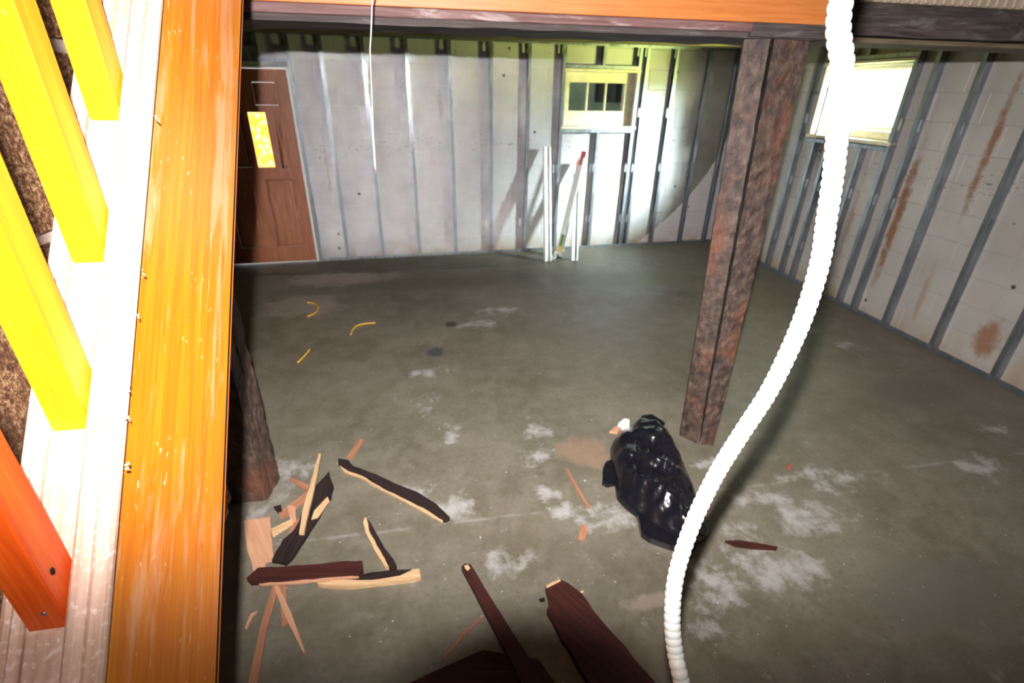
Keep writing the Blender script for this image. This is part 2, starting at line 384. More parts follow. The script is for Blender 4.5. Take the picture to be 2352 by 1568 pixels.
ZC = 2.24                                            # underside of the joists
win_far = (2.80, 3.63, 1.42, 1.965)
door_h = (-0.95, -0.03, 0.0, 1.94)
wf = wall_core('wall_far', MF, -2.4, 5.3, 2.5, M_mortar, [win_far, door_h])
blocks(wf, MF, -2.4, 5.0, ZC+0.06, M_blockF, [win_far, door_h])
win_r = (1.14, 2.06, 1.43, 2.02)                     # local x = 5.9 - Y  ->  Y 4.76 .. 3.84
wr = wall_core('wall_right', MR, -0.35, 8.8, 2.5, M_mortar, [win_r])
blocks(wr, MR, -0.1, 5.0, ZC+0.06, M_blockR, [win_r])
tag(obj('wall_left', B(((-4.0, -3.0, 0), (-3.85, 6.4, 4.2))), M_plaster), kind='structure')
tag(obj('wall_back', B(((-4.0, -3.0, 0), (4.2, -2.85, 4.2))), M_plaster), kind='structure')
tag(obj('wall_upper_right', B(((4.07, -3.0, 2.5), (4.22, 2.2, 4.2))), M_plaster), kind='structure')
tag(obj('wall_upper_far', B(((-4.0, 2.05, 2.42), (4.2, 2.2, 4.2))), M_plaster), kind='structure')

# studs and tracks -------------------------------------------------
def stud_mesh(h, d=DEP, fl_=0.034, t=0.0018, holes=True, side=1):
    """C-stud standing on z=0; room flange on y=0, web at x=0, opening towards +x*side"""
    bm = bmesh.new(); s = side
    def b2(a, b): box(bm, (min(a[0], b[0]), a[1], a[2]), (max(a[0], b[0]), b[1], b[2]))
    b2((0, 0, 0), (s*fl_, t, h)); b2((0, d-t, 0), (s*fl_, d, h))
    b2((s*(fl_-t), 0, 0), (s*fl_, 0.008, h)); b2((s*(fl_-t), d-0.008, 0), (s*fl_, d, h))
    if not holes: b2((0, t, 0), (s*t, d-t, h)); return bm
    b2((0, t, 0), (s*t, d*0.3, h)); b2((0, d*0.7, 0), (s*t, d-t, h))
    z = 0.0; k = 0.32
    while z < h:
        e = min(k, h); b2((0, d*0.3, z), (s*t, d*0.7, e)); z = k+0.09; k += 0.60
        if z >= h: break
    return bm
_sm = {}
def add_stud(wall, M, x, z0=0.0, z1=ZC, side=1, holes=True):
    key = (round(z1-z0, 3), side, holes)
    if key not in _sm:
        me = bpy.data.meshes.new('metal_stud'); bm = stud_mesh(z1-z0, side=side, holes=holes)
        bmesh.ops.recalc_face_normals(bm, faces=bm.faces); bm.to_mesh(me); bm.free(); me.materials.append(M_galv); _sm[key] = me
    o = bpy.data.objects.new('metal_stud', _sm[key]); link(o); o.parent = wall; o.location = (x, 0, z0); return o
for x in (0.27, 0.665, 1.085, 1.515, 1.945, 2.36): add_stud(wf, MF, x, side=1)
for x in (-0.995, -0.03): add_stud(wf, MF, x, side=1 if x > -0.5 else -1)
add_stud(wf, MF, -0.31, 1.98)
add_stud(wf, MF, 2.745, side=1)
for x in (3.20,): add_stud(wf, MF, x, 0, 1.385); add_stud(wf, MF, x, 1.995)
for x in (3.655, 3.745, 4.10, 4.52, 4.88): add_stud(wf, MF, x, side=-1)
for Y in (5.72, 5.3, 4.90, 4.66, 4.48, 3.80, 3.62, 3.27, 2.82, 2.35, 1.93, 1.5, 1.08, 0.65): add_stud(wr, MR, 5.9-Y, side=-1)
for Y in (4.08,): add_stud(wr, MR, 5.9-Y, 0, 1.39, side=-1)
add_stud(wr, MR, 5.9-4.3, 2.05, side=-1)
def track(wall, M, x0, x1, z0, up=1, name='metal_track'):
    t = 0.002; a = z0; b = z0+0.032*up
    bm = B(((x0, -0.002, min(a, b)), (x1, 0.0, max(a, b))), ((x0, DEP, min(a, b)), (x1, DEP+0.002, max(a, b))),
           ((x0, -0.002, min(a, a+t*up)), (x1, DEP, max(a, a+t*up))))
    return obj(name, bm, M_galv, wall, M)
def on_wall(name, bm, mat, wall):
    me = bpy.data.meshes.new(name); bmesh.ops.recalc_face_normals(bm, faces=bm.faces); bm.to_mesh(me); bm.free(); me.materials.append(mat)
    o = bpy.data.objects.new(name, me); link(o); o.parent = wall; return o
def trackw(wall, x0, x1, z0, up=1):
    t = 0.002; b = z0+0.032*up
    return on_wall('metal_track', B(((x0, -0.002, min(z0, b)), (x1, 0.0, max(z0, b))), ((x0, -0.002, min(z0, z0+t*up)), (x1, DEP-.002, max(z0, z0+t*up)))), M_galv, wall)
trackw(wf, 0.0, 4.98, 0.0); trackw(wf, -2.3, 4.98, ZC, -1); trackw(wf, -0.93, -0.03, 1.975, 1); trackw(wf, 2.78, 3.65, 1.385, -1); trackw(wf, 2.78, 3.65, 1.995, 1)
trackw(wr, 0.0, 7.5, 0.0); trackw(wr, 0.0, 4.2, ZC, -1); trackw(wr, 1.12, 2.08, 1.39, -1); trackw(wr, 1.12, 2.08, 2.05, 1)

# ---------------------------------------------------------------- ceiling with joists, visible behind the beam
ce = tag(obj('ceiling', B(((-3.9, 2.2, 2.42), (4.1, 6.4, 2.5))), M_olive), kind='structure')
for k in range(20):
    x = -3.6 + k*0.405
    obj('ceiling_joist', B(((x, 2.34, ZC+.002), (x+0.045, 6.05, 2.42)), bev=0.003), M_olive, ce)
obj('rim_board', B(((-3.8, 5.40, ZC-0.035), (3.84, 5.58, ZC))), M_olive, ce, Matrix())
tag(obj('ceiling_upper', B(((-4.0, -3.0, 4.2), (4.2, 2.2, 4.3))), M_plaster), kind='structure')

# ---------------------------------------------------------------- header beam across the room
hb = empty('header_beam', (0.4, 2.15, 1.947), 'long header beam with orange varnished fascia across the top of the picture', 'beam')
Mx = Matrix.Translation((0, 0, 0))
obj('fascia_board', B(((-1.6, 2.0, 1.998), (1.56, 2.022, 2.36)), bev=0.002), M_fascia, hb)
o = obj('lower_edge_strip', B(((-1.6, 2.004, 1.968), (1.56, 2.05, 1.9975)), bev=0.003), M_purple, hb)
def rough_box(a, b, nx, ny, nz, amp, freq, seed=0):
    """box with a subdivided, noise-roughened skin"""
    bm = bmesh.new(); a = Vector(a); b = Vector(b); d = b-a
    bmesh.ops.create_cube(bm, size=1.0)
    cutsel = lambda ax: [e for e in bm.edges if abs((e.verts[0].co-e.verts[1].co)[ax]) > 0.9*(1.0)]
    for ax, n in ((0, nx), (1, ny), (2, nz)):
        if n > 1:
            es = [e for e in bm.edges if abs(abs((e.verts[0].co-e.verts[1].co)[ax])-1.0) < 1e-4]
            bmesh.ops.subdivide_edges(bm, edges=es, cuts=n-1, use_grid_fill=True)
    for v in bm.verts:
        p = Vector([a[i]+(v.co[i]+0.5)*d[i] for i in range(3)]); q = p*freq + Vector((seed*7.1, seed*3.3, 0))
        v.co = p + Vector((mn.noise(q), mn.noise(q+Vector((9, 0, 0))), mn.noise(q+Vector((0, 9, 0)))))*amp
    return bm
obj('rough_timber', rough_box((-1.7, 2.024, 1.95), (1.62, 2.33, 2.2), 90, 6, 3, 0.006, 7, 1), M_rough, hb)
b2 = empty('ledger_beam', (2.8, 2.15, 1.96), 'dark timber beam running from the post top to the right wall', 'beam')
obj('timber', rough_box((1.64, 2.03, 1.975), (3.84, 2.30, 2.2), 60, 4, 3, 0.005, 6, 2), M_rough, b2)
obj('underside_board', B(((1.64, 2.06, 1.952), (3.84, 2.27, 1.9695)), bev=0.003), M_olive, b2)
rp = empty('ribbed_panel', (2.8, 2.0, 2.08), 'beige ribbed panel above the dark beam in the upper right corner', 'panel')
obj('backing', B(((1.7, 2.0, 2.08), (3.84, 2.02, 2.5))), M_rib, rp)
bm = bmesh.new()
me = bpy.data.meshes.new('rib'); box(bm, (0, 0, 0), (0.022, 0.014, 0.42), 0.004); bm.to_mesh(me); bm.free()
for k in range(52): inst('rib', me, M_rib, rp, Matrix.Translation((1.71+k*0.041, 1.9855, 2.08)))

# ---------------------------------------------------------------- posts
def timber_from_quads(Q0, Q1, n, amp, freq, seed):
    """column between two footprints Q0 (bottom) and Q1 (top), skin roughened"""
    bm = bmesh.new(); m = len(Q0); sub = 4; rings = []
    for i in range(n+1):
        t = i/n; ring = []
        P = [Vector(Q0[k]).lerp(Vector(Q1[k]), t) for k in range(m)]
        for k in range(m):
            for s_ in range(sub):
                p = P[k].lerp(P[(k+1) % m], s_/sub); q = Vector((p.x*freq*1.6, p.y*freq*1.6, p.z*freq)) + Vector((seed*5, 0, 0))
                inward = (sum(P, Vector())/m - p).normalized()
                corner = 0.004 if s_ == 0 else 0
                p = p + inward*(abs(mn.noise(q))*amp + corner + max(0, mn.noise(q*2.7))*amp*0.6); p.z = P[k].lerp(P[(k+1) % m], s_/sub).z
                ring.append(bm.verts.new(p))
        rings.append(ring)
    L = len(rings[0])
    for i in range(n):
        for k in range(L): bm.faces.new((rings[i][k], rings[i][(k+1) % L], rings[i+1][(k+1) % L], rings[i+1][k]))
    bm.faces.new(rings[0]); bm.faces.new(rings[-1]); return bm
ZT = 1.952
pp = empty('timber_post', (1.45, 2.05, 0), 'rough reddish brown timber post standing behind the black bag', 'post', 'posts under the header beam')
bv0 = Vector((0.07, 0.12, 0)); e1 = Vector((0.007, -0.002, 0))
L0, S0, R0 = Vector((1.37, 2.10, 0)), Vector((1.435, 2.01, 0)), Vector((1.522, 1.982, 0))
L1, S1, R1 = Vector((1.285, 2.09, ZT)), Vector((1.375, 2.04, ZT)), Vector((1.545, 2.035, ZT))
obj('timber_half', timber_from_quads([L0, S0, S0+bv0, L0+bv0], [L1, S1, S1+bv0, L1+bv0], 70, 0.010, 14, 1), M_post, pp)
obj('timber_half', timber_from_quads([S0+e1, R0, R0+bv0, S0+e1+bv0], [S1+e1, R1, R1+bv0, S1+e1+bv0], 70, 0.010, 14, 2), M_post, pp)
p2 = empty('timber_post', (-0.88, 2.01, 0), 'dark timber post partly hidden behind the orange stair board', 'post', 'posts under the header beam')
obj('timber_half', timber_from_quads([(-1.0, 1.93, 0), (-.815, 1.93, 0), (-.805, 2.0, 0), (-1.0, 2.0, 0)], [(-1.0, 1.96, ZT), (-.815, 1.96, ZT), (-.805, 2.03, ZT), (-1.0, 2.03, ZT)], 60, 0.008, 14, 3), M_post, p2)
obj('timber_half', timber_from_quads([(-1.0, 2.006, 0), (-.803, 2.006, 0), (-.79, 2.09, 0), (-1.0, 2.09, 0)], [(-1.0, 2.036, ZT), (-.803, 2.036, ZT), (-.79, 2.12, ZT), (-1.0, 2.12, ZT)], 60, 0.012, 14, 4), M_post, p2)
obj('steel_plate', B(((1.26, 2.0, 1.953), (1.63, 2.04, 2.0)), bev=0.002), M_rough, hb)

# ---------------------------------------------------------------- windows
def window(name, wall_M, x0, x1, z0, z1, fx0, fx1, fz0, fz1, nm, lab, wmat, glassy):
    """wooden frame filling hole x0..x1, z0..z1; glass opening fx0..fx1, fz0..fz1 set back"""
    w = empty(name, wall_M @ Vector(((x0+x1)/2, DEP, z0)), kind='structure')
    g = 0.002
    bm = B(((x0+g, DEP+0.03, z0+g), (x1-g, DEP+0.10, fz0)), ((x0+g, DEP+0.03, fz1), (x1-g, DEP+0.10, z1-g)),
           ((x0+g, DEP+0.03, fz0), (fx0, DEP+0.10, fz1)), ((fx1, DEP+0.03, fz0), (x1-g, DEP+0.10, fz1)), bev=0.003)
    obj('window_frame', bm, wmat, w, wall_M)
    obj('window_sill', B(((x0-0.04, -0.012, z0-0.032), (x1+0.04, DEP-0.003, z0-0.002)), bev=0.003), wmat, w, wall_M)
    for (a, b) in (((x0-0.02, 0.002, z0), (x0, DEP-0.003, z1)), ((x1, 0.002, z0), (x1+0.02, DEP-0.003, z1)), ((x0-0.03, -0.008, z1+0.001), (x1+0.03, DEP-0.003, z1+0.026))):
        obj('casing', B((a, b), bev=0.002), wmat, w, wall_M)
    n = nm+1; wd = (fx1-fx0)/n
    for k in range(1, n): obj('muntin', B(((fx0+wd*k-0.010, DEP+0.045, fz0), (fx0+wd*k+0.010, DEP+0.075, fz1)), bev=0.002), wmat, w, wall_M)
    for k in range(n):
        if glassy[k]: obj('pane', B(((fx0+wd*k+0.0105, DEP+0.058, fz0+.0005), (fx0+wd*(k+1)-0.0105, DEP+0.061, fz1-.0005))), M_glass, w, wall_M)
    return w
w1 = window('window_1', MF, 2.80, 3.63, 1.42, 1.965, 2.865, 3.53, 1.575, 1.86, 2, '', M_cream, (1, 1, 1))
w2 = window('window_2', MR, 1.14, 2.06, 1.43, 2.02, 1.19, 2.01, 1.50, 1.97, 0, '', M_cream, (1,))
# outside the far window: a shaded block well
well = empty('window_well', MF @ Vector((3.2, 0.6, 1.2)), 'dark block window well seen through the far window panes', 'window well')
M_well = plain('mossy_well', (0.42, 0.46, 0.34), 0.9)
obj('well_wall', B(((2.5, 0.75, 1.1), (4.0, 0.85, 2.6))), M_well, well, MF)
obj('well_side', B(((2.45, 0.28, 1.1), (2.55, 0.75, 2.6)), ((4.0, 0.28, 1.1), (4.1, 0.85, 2.6)), ((2.45, 0.28, 1.1), (4.1, 0.75, 1.2))), M_well, well, MF)
obj('well_panel', B(((3.3, 0.40, 1.66), (3.95, 0.44, 2.3))), M_dark, well, MF)
# ground outside the right window
M_grass = plain('lawn', (0.22, 0.34, 0.05), 0.9, scale=3)
tag(obj('lawn', B(((4.2, 1.0, 1.05), (14, 12, 1.10))), M_grass), 'sunlit lawn outside the bright right window', 'lawn', kind='stuff')

# ---------------------------------------------------------------- door
dr = empty('door_1', MF @ Vector((-0.49, 0.02, 0)), kind='structure')
D0, D1, DZ = -0.925, -0.055, 1.915
y0, y1 = 0.014, 0.058
panels = [(-0.385, -0.175, 1.60, 1.80), (-0.80, -0.60, 1.60, 1.80), (-0.70, -0.53, 1.02, 1.535), (-0.44, -0.16, 0.18, 0.90), (-0.81, -0.53, 0.18, 0.90), (-0.255, -0.185, 1.0, 1.53), (-0.81, -0.74, 1.0, 1.53)]
lites = [(-0.473, -0.312, 1.02, 1.535)]
hol = sorted(panels+lites)
xs = sorted({D0, D1, *[v for h in hol for v in h[:2]]}); bm = bmesh.new()
for a, b in zip(xs, xs[1:]):
    z = 0.012
    for h in sorted([h for h in hol if h[0] <= a+1e-6 and h[1] >= b-1e-6], key=lambda h: h[2]):
        box(bm, (a, y0, z), (b, y1, h[2])); z = h[3]
    box(bm, (a, y0, z), (b, y1, DZ))
obj('door_slab', bm, M_door, dr, MF)
for h in panels:
    obj('raised_panel', B(((h[0]+.001, y0+0.020, h[2]+.001), (h[1]-.001, y1-0.004, h[3]-.001)), ((h[0]+0.03, y0+0.006, h[2]+0.03), (h[1]-0.03, y0+0.020, h[3]-0.03)), bev=0.005), M_door, dr, MF)
for h in lites:
    nx, nz = 10, 30; bm = bmesh.new(); vs = {}
    for i in range(nx+1):
        for j in range(nz+1):
            x = h[0]+.001+(h[1]-h[0]-.002)*i/nx; z = h[2]+.001+(h[3]-h[2]-.002)*j/nz
            vs[i, j] = bm.verts.new((x, y0+0.012+0.004*math.sin(i*1.9)*math.sin(j*1.3), z))
    for i in range(nx):
        for j in range(nz): bm.faces.new((vs[i, j], vs[i+1, j], vs[i+1, j+1], vs[i, j+1]))
    bmesh.ops.solidify(bm, geom=bm.faces[:], thickness=0.004)
    tag(obj('amber_pane', bm, M_amber, dr, MF), 'glowing amber textured glass pane')
fr = obj('door_frame', B(((D0-0.03, 0.004, 0), (D0-0.003, DEP+0.15, DZ+0.02)), ((D1+0.003, 0.004, 0.001), (D1+0.022, DEP+0.15, DZ+0.02)), ((D0-.03, 0.004, DZ+0.003), (D1+.022, DEP+.15, DZ+0.02)), bev=0.001), M_white, dr, MF)
obj('header_flashing', B(((-0.93, 0.0025, 2.009), (-0.28, 0.006, 2.10))), M_galv, wf, MF)
sp = bmesh.new(); bmesh.ops.create_uvsphere(sp, u_segments=12, v_segments=8, radius=0.028, matrix=Matrix.Translation((-0.86, -0.03, 0.95))); box(sp, (-0.867, -0.01, 0.943), (-0.853, 0.018, 0.957))
obj('door_knob', sp, M_galv, dr, MF)

# ---------------------------------------------------------------- brick side wall behind the balusters
XB = -0.95
bw = tag(obj('wall_brick', B(((XB-0.25, -2.8, 0), (XB-0.02, 1.88, 2.45))), plain('smeared_mortar', (0.62, 0.45, 0.38), 0.8, var=0.3, scale=20, bump=0.5)), kind='structure')
random.seed(3); bms = []
for q in range(4):
    bms.append(None)
    bm = rough_box((0, -0.30, -0.204), (0.045, 0.30, 0.204), 1, 24, 16, 0.005, 40, q)
    me = bpy.data.meshes.new('brick'); bmesh.ops.recalc_face_normals(bm, faces=bm.faces); bm.to_mesh(me); bm.free(); me.materials.append(M_rbrick); bms[q] = me
row = 0; z = 0.081
while z < 2.3:
    y = -0.6 - (0.31 if row % 2 else 0)
    while y < 2.15:
        e_ = min(y+0.3, 1.875); s_ = (e_-(y-0.3))/0.6          # the last brick of a row is cut to length
        if s_ > 0.1:
            o = inst('brick', bms[random.randrange(4)], None, bw, Matrix.Translation((XB-0.034+random.uniform(-.004, .004), (e_+y-0.3)/2, z+0.206)) @ Matrix.Diagonal((1, s_, 1, 1)))
        y += 0.62
    z += 0.445; row += 1

# ---------------------------------------------------------------- stair stringer with shoe rail, fillets and balusters
XS = -0.32
Bp = Vector((XS, 0.330, 1.250)); T = Vector((0, 0.6583, 0.7527)); Nn = Vector((0, -0.7527, 0.6583)); LY = Vector((-1, 0, 0))
MS = Matrix.Translation(Bp) @ Matrix((T, LY, Nn)).transposed().to_4x4()
t0 = -1.25/0.7527*1.0; t1 = 1.30
st = empty('stair_stringer', (XS, Bp.y+T.y*t0, 0), 'steep orange varnished stair stringer carrying a row of yellow square balusters', 'staircase')
def grid_board(x0, x1, y_a, y_b, z_a, z_b, bev=0.002): return B(((x0, y_a, z_a), (x1, y_b, z_b)), bev=bev)
def clip_floor(o):
    me = o.data; Mw = Matrix.Translation(wloc(st)) @ o.matrix_basis; Mi = Mw.inverted()
    bm = bmesh.new(); bm.from_mesh(me)
    bmesh.ops.bisect_plane(bm, geom=bm.verts[:]+bm.edges[:]+bm.faces[:], plane_co=Mi @ Vector((0, 0, 0.001)), plane_no=(Mi.to_3x3() @ Vector((0, 0, -1))).normalized(), clear_outer=True)
    bmesh.ops.holes_fill(bm, edges=[e for e in bm.edges if e.is_boundary]); bm.to_mesh(me); bm.free(); return o
clip_floor(obj('stringer_board', grid_board(t0-0.5, t1, 0.007, 0.038, -0.262, -0.0005), M_string, st, MS))
M_strip = wood('dark_orange_edge', (0.42, 0.085, 0.006), (0.55, 0.14, 0.010), 0.4)
clip_floor(obj('edge_strip', grid_board(t0-0.5, t1, 0.009, 0.036, -0.2785, -0.2670), M_strip, st, MS))
clip_floor(obj('groove_shade', grid_board(t0-0.5, t1, 0.0075, 0.034, -0.2668, -0.2622, 0), M_char, st, MS))  # dark strip filling the gap, stands in for the shade inside it
# moulded shoe rail: profile (y, z) swept along x
def extr(profile, x0, x1):
    bm = bmesh.new(); a = [bm.verts.new((x0, y, z)) for y, z in profile]; b = [bm.verts.new((x1, y, z)) for y, z in profile]
    n = len(profile)
    for k in range(n): bm.faces.new((a[k], a[(k+1) % n], b[(k+1) % n], b[k]))
    bm.faces.new(a); bm.faces.new(b); return bm
prof = [(0.002, 0.0), (0.0, 0.003), (0.0, 0.007), (0.002, 0.011), (0.006, 0.014), (0.011, 0.015), (0.0155, 0.0135), (0.0165, 0.011), (0.019, 0.0125), (0.024, 0.0145), (0.030, 0.014), (0.0335, 0.011), (0.0345, 0.006), (0.0345, 0.0)]
clip_floor(obj('shoe_rail', extr(prof, t0-0.5, t1), M_shoe, st, MS))
clip_floor(obj('shoe_rail', extr([(0.0718+y*0.55, z*0.7) for y, z in prof], t0-0.5, t1), M_shoe, st, MS))
clip_floor(obj('rail_base', grid_board(t0-0.5, t1, 0.039, 0.09, -0.03, -0.0005), M_shoe, st, MS))
al = [0.0530+0.1865*k for k in range(-6, 7)]
w_b = 0.0365/0.6583
for k, a in enumerate(al):
    # fillet between this baluster and the one above
    obj('fillet', grid_board(a+w_b+0.0012, a+0.1865-0.0012, 0.0358, 0.0708, 0.0, 0.0045), M_shoe, st, MS)
    f = Bp + T*a; h = 0.78
    bm = bmesh.new(); s = 0.0355; sl = T.z/T.y
    pts = [(-0.0355, 0), (-0.0710, 0)]
    lo = [bm.verts.new((x, y, y*sl)) for x, y in ((0, 0), (-s, 0), (-s, s), (0, s))]
    hi = [bm.verts.new((x, y, y*sl+h)) for x, y in ((0, 0), (-s, 0), (-s, s), (0, s))]
    bm.faces.new(lo); bm.faces.new(hi)
    for q in range(4): bm.faces.new((lo[q], lo[(q+1) % 4], hi[(q+1) % 4], hi[q]))
    bmesh.ops.bevel(bm, geom=[e for e in bm.edges if abs(e.verts[0].co.x-e.verts[1].co.x) < 1e-5 and abs(e.verts[0].co.y-e.verts[1].co.y) < 1e-5], offset=0.0015, segments=2, affect='EDGES')
    o = obj('baluster', bm, M_baldim if k == 6 else M_balus, st, Matrix.Translation((XS-0.0355, f.y, f.z+0.001)))
    if k == 6: tag(o, 'baluster coloured redder for its dim light, with a dark knot')
# handrail on the balusters
clip_floor(obj('handrail', extr([(0.02+y*1.9, z*2) for y, z in prof], -1.1, 1.2), M_balus, st, MS @ Matrix.Translation((0, 0, 0)) @ Matrix.Translation((0.78*T.z, 0, 0.78*Nn.z))))
# knot and nail heads on the lowest visible baluster, fluff caught on the shoe
f = Bp + T*al[6]
def dot(p, r, sc, mat, name):
    bm = bmesh.new(); bmesh.ops.create_uvsphere(bm, u_segments=12, v_segments=8, radius=r, matrix=Matrix.Translation(p) @ Matrix.Diagonal((*sc, 1))); return obj(name, bm, mat, st, smooth=True)
dot((XS-0.0355, f.y+0.012, f.z+0.062), 0.0035, (0.4, 0.8, 1.2), M_char, 'knot')
dot((XS-0.05, f.y, f.z+0.022), 0.0026, (1, 0.4, 1), M_galv, 'nail_head')
random.seed(5)
for (x, y) in ((283, 1072), (284, 966), (288, 893), (310, 728), (318, 628), (352, 270)):
    d = ray(x, y); p = CAM + d*((XS-CAM.x)/d.x); bm = bmesh.new()
    for q in range(9 if y == 1072 else 4):
        c = p + Vector((0.004, random.uniform(-.003, .003), random.uniform(-.004, .004)))
        bmesh.ops.create_icosphere(bm, subdivisions=1, radius=random.uniform(.0005, .0016), matrix=Matrix.Translation(c))
    obj('dust_fluff', bm, M_shoe, st)

# ---------------------------------------------------------------- white ribbed conduit hanging close to the camera
hd = Vector((math.sin(YAW), math.cos(YAW), 0))
ctl = [(1932, 0, .50), (1934, 150, .50), (1926, 270, .50), (1914, 400, .50), (1899, 500, .495), (1884, 600, .49), (1850, 715, .485), (1808, 815, .48), (1762, 905, .47), (1700, 1000, .46), (1640, 1098, .45), (1588, 1210, .43), (1553, 1320, .40), (1544, 1420, .375), (1551, 1500, .355), (1566, 1568, .335)]
pts = []
for x, y, r in ctl:
    d = ray(x, y); pts.append(CAM + d*(1.32*r/d.dot(hd)))
top = pts[0]; up = [top+Vector((0.02, 0.0, 0.9)), top+Vector((0.01, 0, 0.45)), top+Vector((0.003, 0, 0.15))]
last = pts[-1]; dn = [last+Vector((0.03, -0.06, -0.14)), Vector((last.x+0.09, last.y-0.16, 0.5)), Vector((last.x+0.15, last.y-0.22, 0.12)), Vector((last.x+0.3, last.y-0.3, 0.0145)), Vector((last.x+0.8, last.y-0.35, 0.0145))]
path = catmull(up+pts+dn, 16)
# resample by arc length, scalloped radius: one bulge every 8.5 mm
cum = [0.0]
for a, b in zip(path, path[1:]): cum.append(cum[-1]+(b-a).length)
L = cum[-1]; pitch = 0.0114; per = 6; n = int(L/pitch*per); P2 = []; R2 = []; j = 0
for i in range(n+1):
    s_ = L*i/n
    while j < len(cum)-2 and cum[j+1] < s_: j += 1
    t_ = (s_-cum[j])/max(1e-9, cum[j+1]-cum[j]); P2.append(path[j].lerp(path[j+1], t_))
    ph = (i % per)/per; R2.append(0.0113+0.0016*math.sqrt(max(0, math.sin(math.pi*ph))))
hose = obj('flexible_conduit', sweep(P2, R2, 18), M_hose, smooth=True)
tag(hose, 'white ribbed flexible conduit hanging down in front of the post', 'conduit')

# ---------------------------------------------------------------- hanging wire
wp = [atY(857, -60, 1.7), atY(855, 0, 1.7), atY(852, 80, 1.7), atY(850, 125, 1.7), atY(854, 220, 1.7), atY(858, 320, 1.7), atY(862, 388, 1.7)]
wp = [wp[0]+Vector((0, 0.3, 0.35))]+wp
wire = empty('hanging_wire', wp[-1], 'thin grey wire hanging in front of the far wall left of centre', 'wire')
obj('insulation', sweep(catmull(wp, 8), [0.0024]*((len(wp)-1)*8+1), 8), plain('wire_grey', (0.36, 0.34, 0.31), 0.5), wire, smooth=True)
obj('copper_tip', sweep([wp[-1], wp[-1]-Vector((0, 0, 0.012))], [0.0022, 0.0018], 8), plain('copper', (0.6, 0.25, 0.12), 0.35, 0.9), wire)

# ---------------------------------------------------------------- loose studs leaning on the far wall
def lean(A, Bq, w, d, label, mat=M_galv, extra=None, face=(0, -1, 0), cat='metal stud'):
    A = Vector(A); Bq = Vector(Bq); ax = (Bq-A); L = ax.length; ez = ax.normalized()
    ey = Vector(face); ey = (ey-ez*ey.dot(ez)).normalized(); ex = ey.cross(ez)
    M = Matrix.Translation(A) @ Matrix((ex, ey, ez)).transposed().to_4x4()
    e = empty('loose_stud', A, label, cat, 'loose studs leaning on the far wall'); t = 0.002
    obj('web', B(((-w/2, 0, 0), (w/2, t, L))), mat, e, M)
    obj('flange', B(((-w/2, 0.0025, 0), (-w/2+t, d, L)), ((-w/2, d-t, 0), (-w/2+0.01, d, L))), mat, e, M)
    obj('flange', B(((w/2-t, 0.0025, 0), (w/2, d, L)), ((w/2-0.01, d-t, 0), (w/2, d, L))), mat, e, M)
    if extra:
        for (z0, z1, c) in extra: tag(obj('sticker', B(((-w/2+.004, t+.0002, z0), (w/2-.006, t+0.001, z1))), c, e, M))
    return e
M_lstud = plain('pale_steel', (0.72, 0.73, 0.72), 0.45, 0.35, var=0.1)
M_gr = plain('green_sticker', (0.08, 0.2, 0.04)); M_ye = plain('yellow_sticker', (0.6, 0.4, 0.02)); M_rd = plain('red_sticker', (0.4, 0.08, 0.08))
def W3(x, y, v):      # point of the far-wall frame plane at depth v, seen at a pixel
    d = ray(x, y); o = FO+FN*v; return CAM + d*((o-CAM).dot(FN)/d.dot(FN))
def base(x, y): return at(x, y, 0.003)
def topw(x, y, v=-0.02): return W3(x, y, v)
lean(base(1256, 600), topw(1254, 338), 0.085, 0.035, 'pale metal stud standing nearly upright, left of the leaning one', M_lstud, face=(0.35, -1, 0))
diag = lean(base(1284, 588), topw(1338, 362, -0.20), 0.07, 0.035, 'pale metal stud leaning diagonally with green and yellow stickers', M_lstud, [(0.12, 0.26, M_gr), (0.05, 0.12, M_ye), (1.05, 1.2, M_rd)], face=(-0.9, -1, 0))
lean(base(1318, 598), topw(1324, 372, -0.01), 0.075, 0.03, 'pale metal stud standing upright behind the diagonal one', M_lstud, [(0.75, 0.95, M_ye), (0.95, 1.15, M_rd)], face=(0.1, -1, 0))
A_ = base(1266, 597)+Vector((0, 0, 0.004)); B_ = base(1290, 578)+Vector((0, 0, 0.012)); ez = (B_-A_).normalized(); ex = ez.cross(Vector((0, 0, 1))).normalized()
obj('bent_end', B(((-0.03, -0.002, 0), (0.03, 0.0, (B_-A_).length)), ((-0.03, 0, 0), (-0.028, 0.028, (B_-A_).length)), ((0.028, 0, 0), (0.03, 0.028, (B_-A_).length))), M_lstud, diag, Matrix.Translation(A_+Vector((0, 0, 0.003))) @ Matrix((ex, ez.cross(ex)*(1 if ez.cross(ex).z > 0 else -1), ez)).transposed().to_4x4())

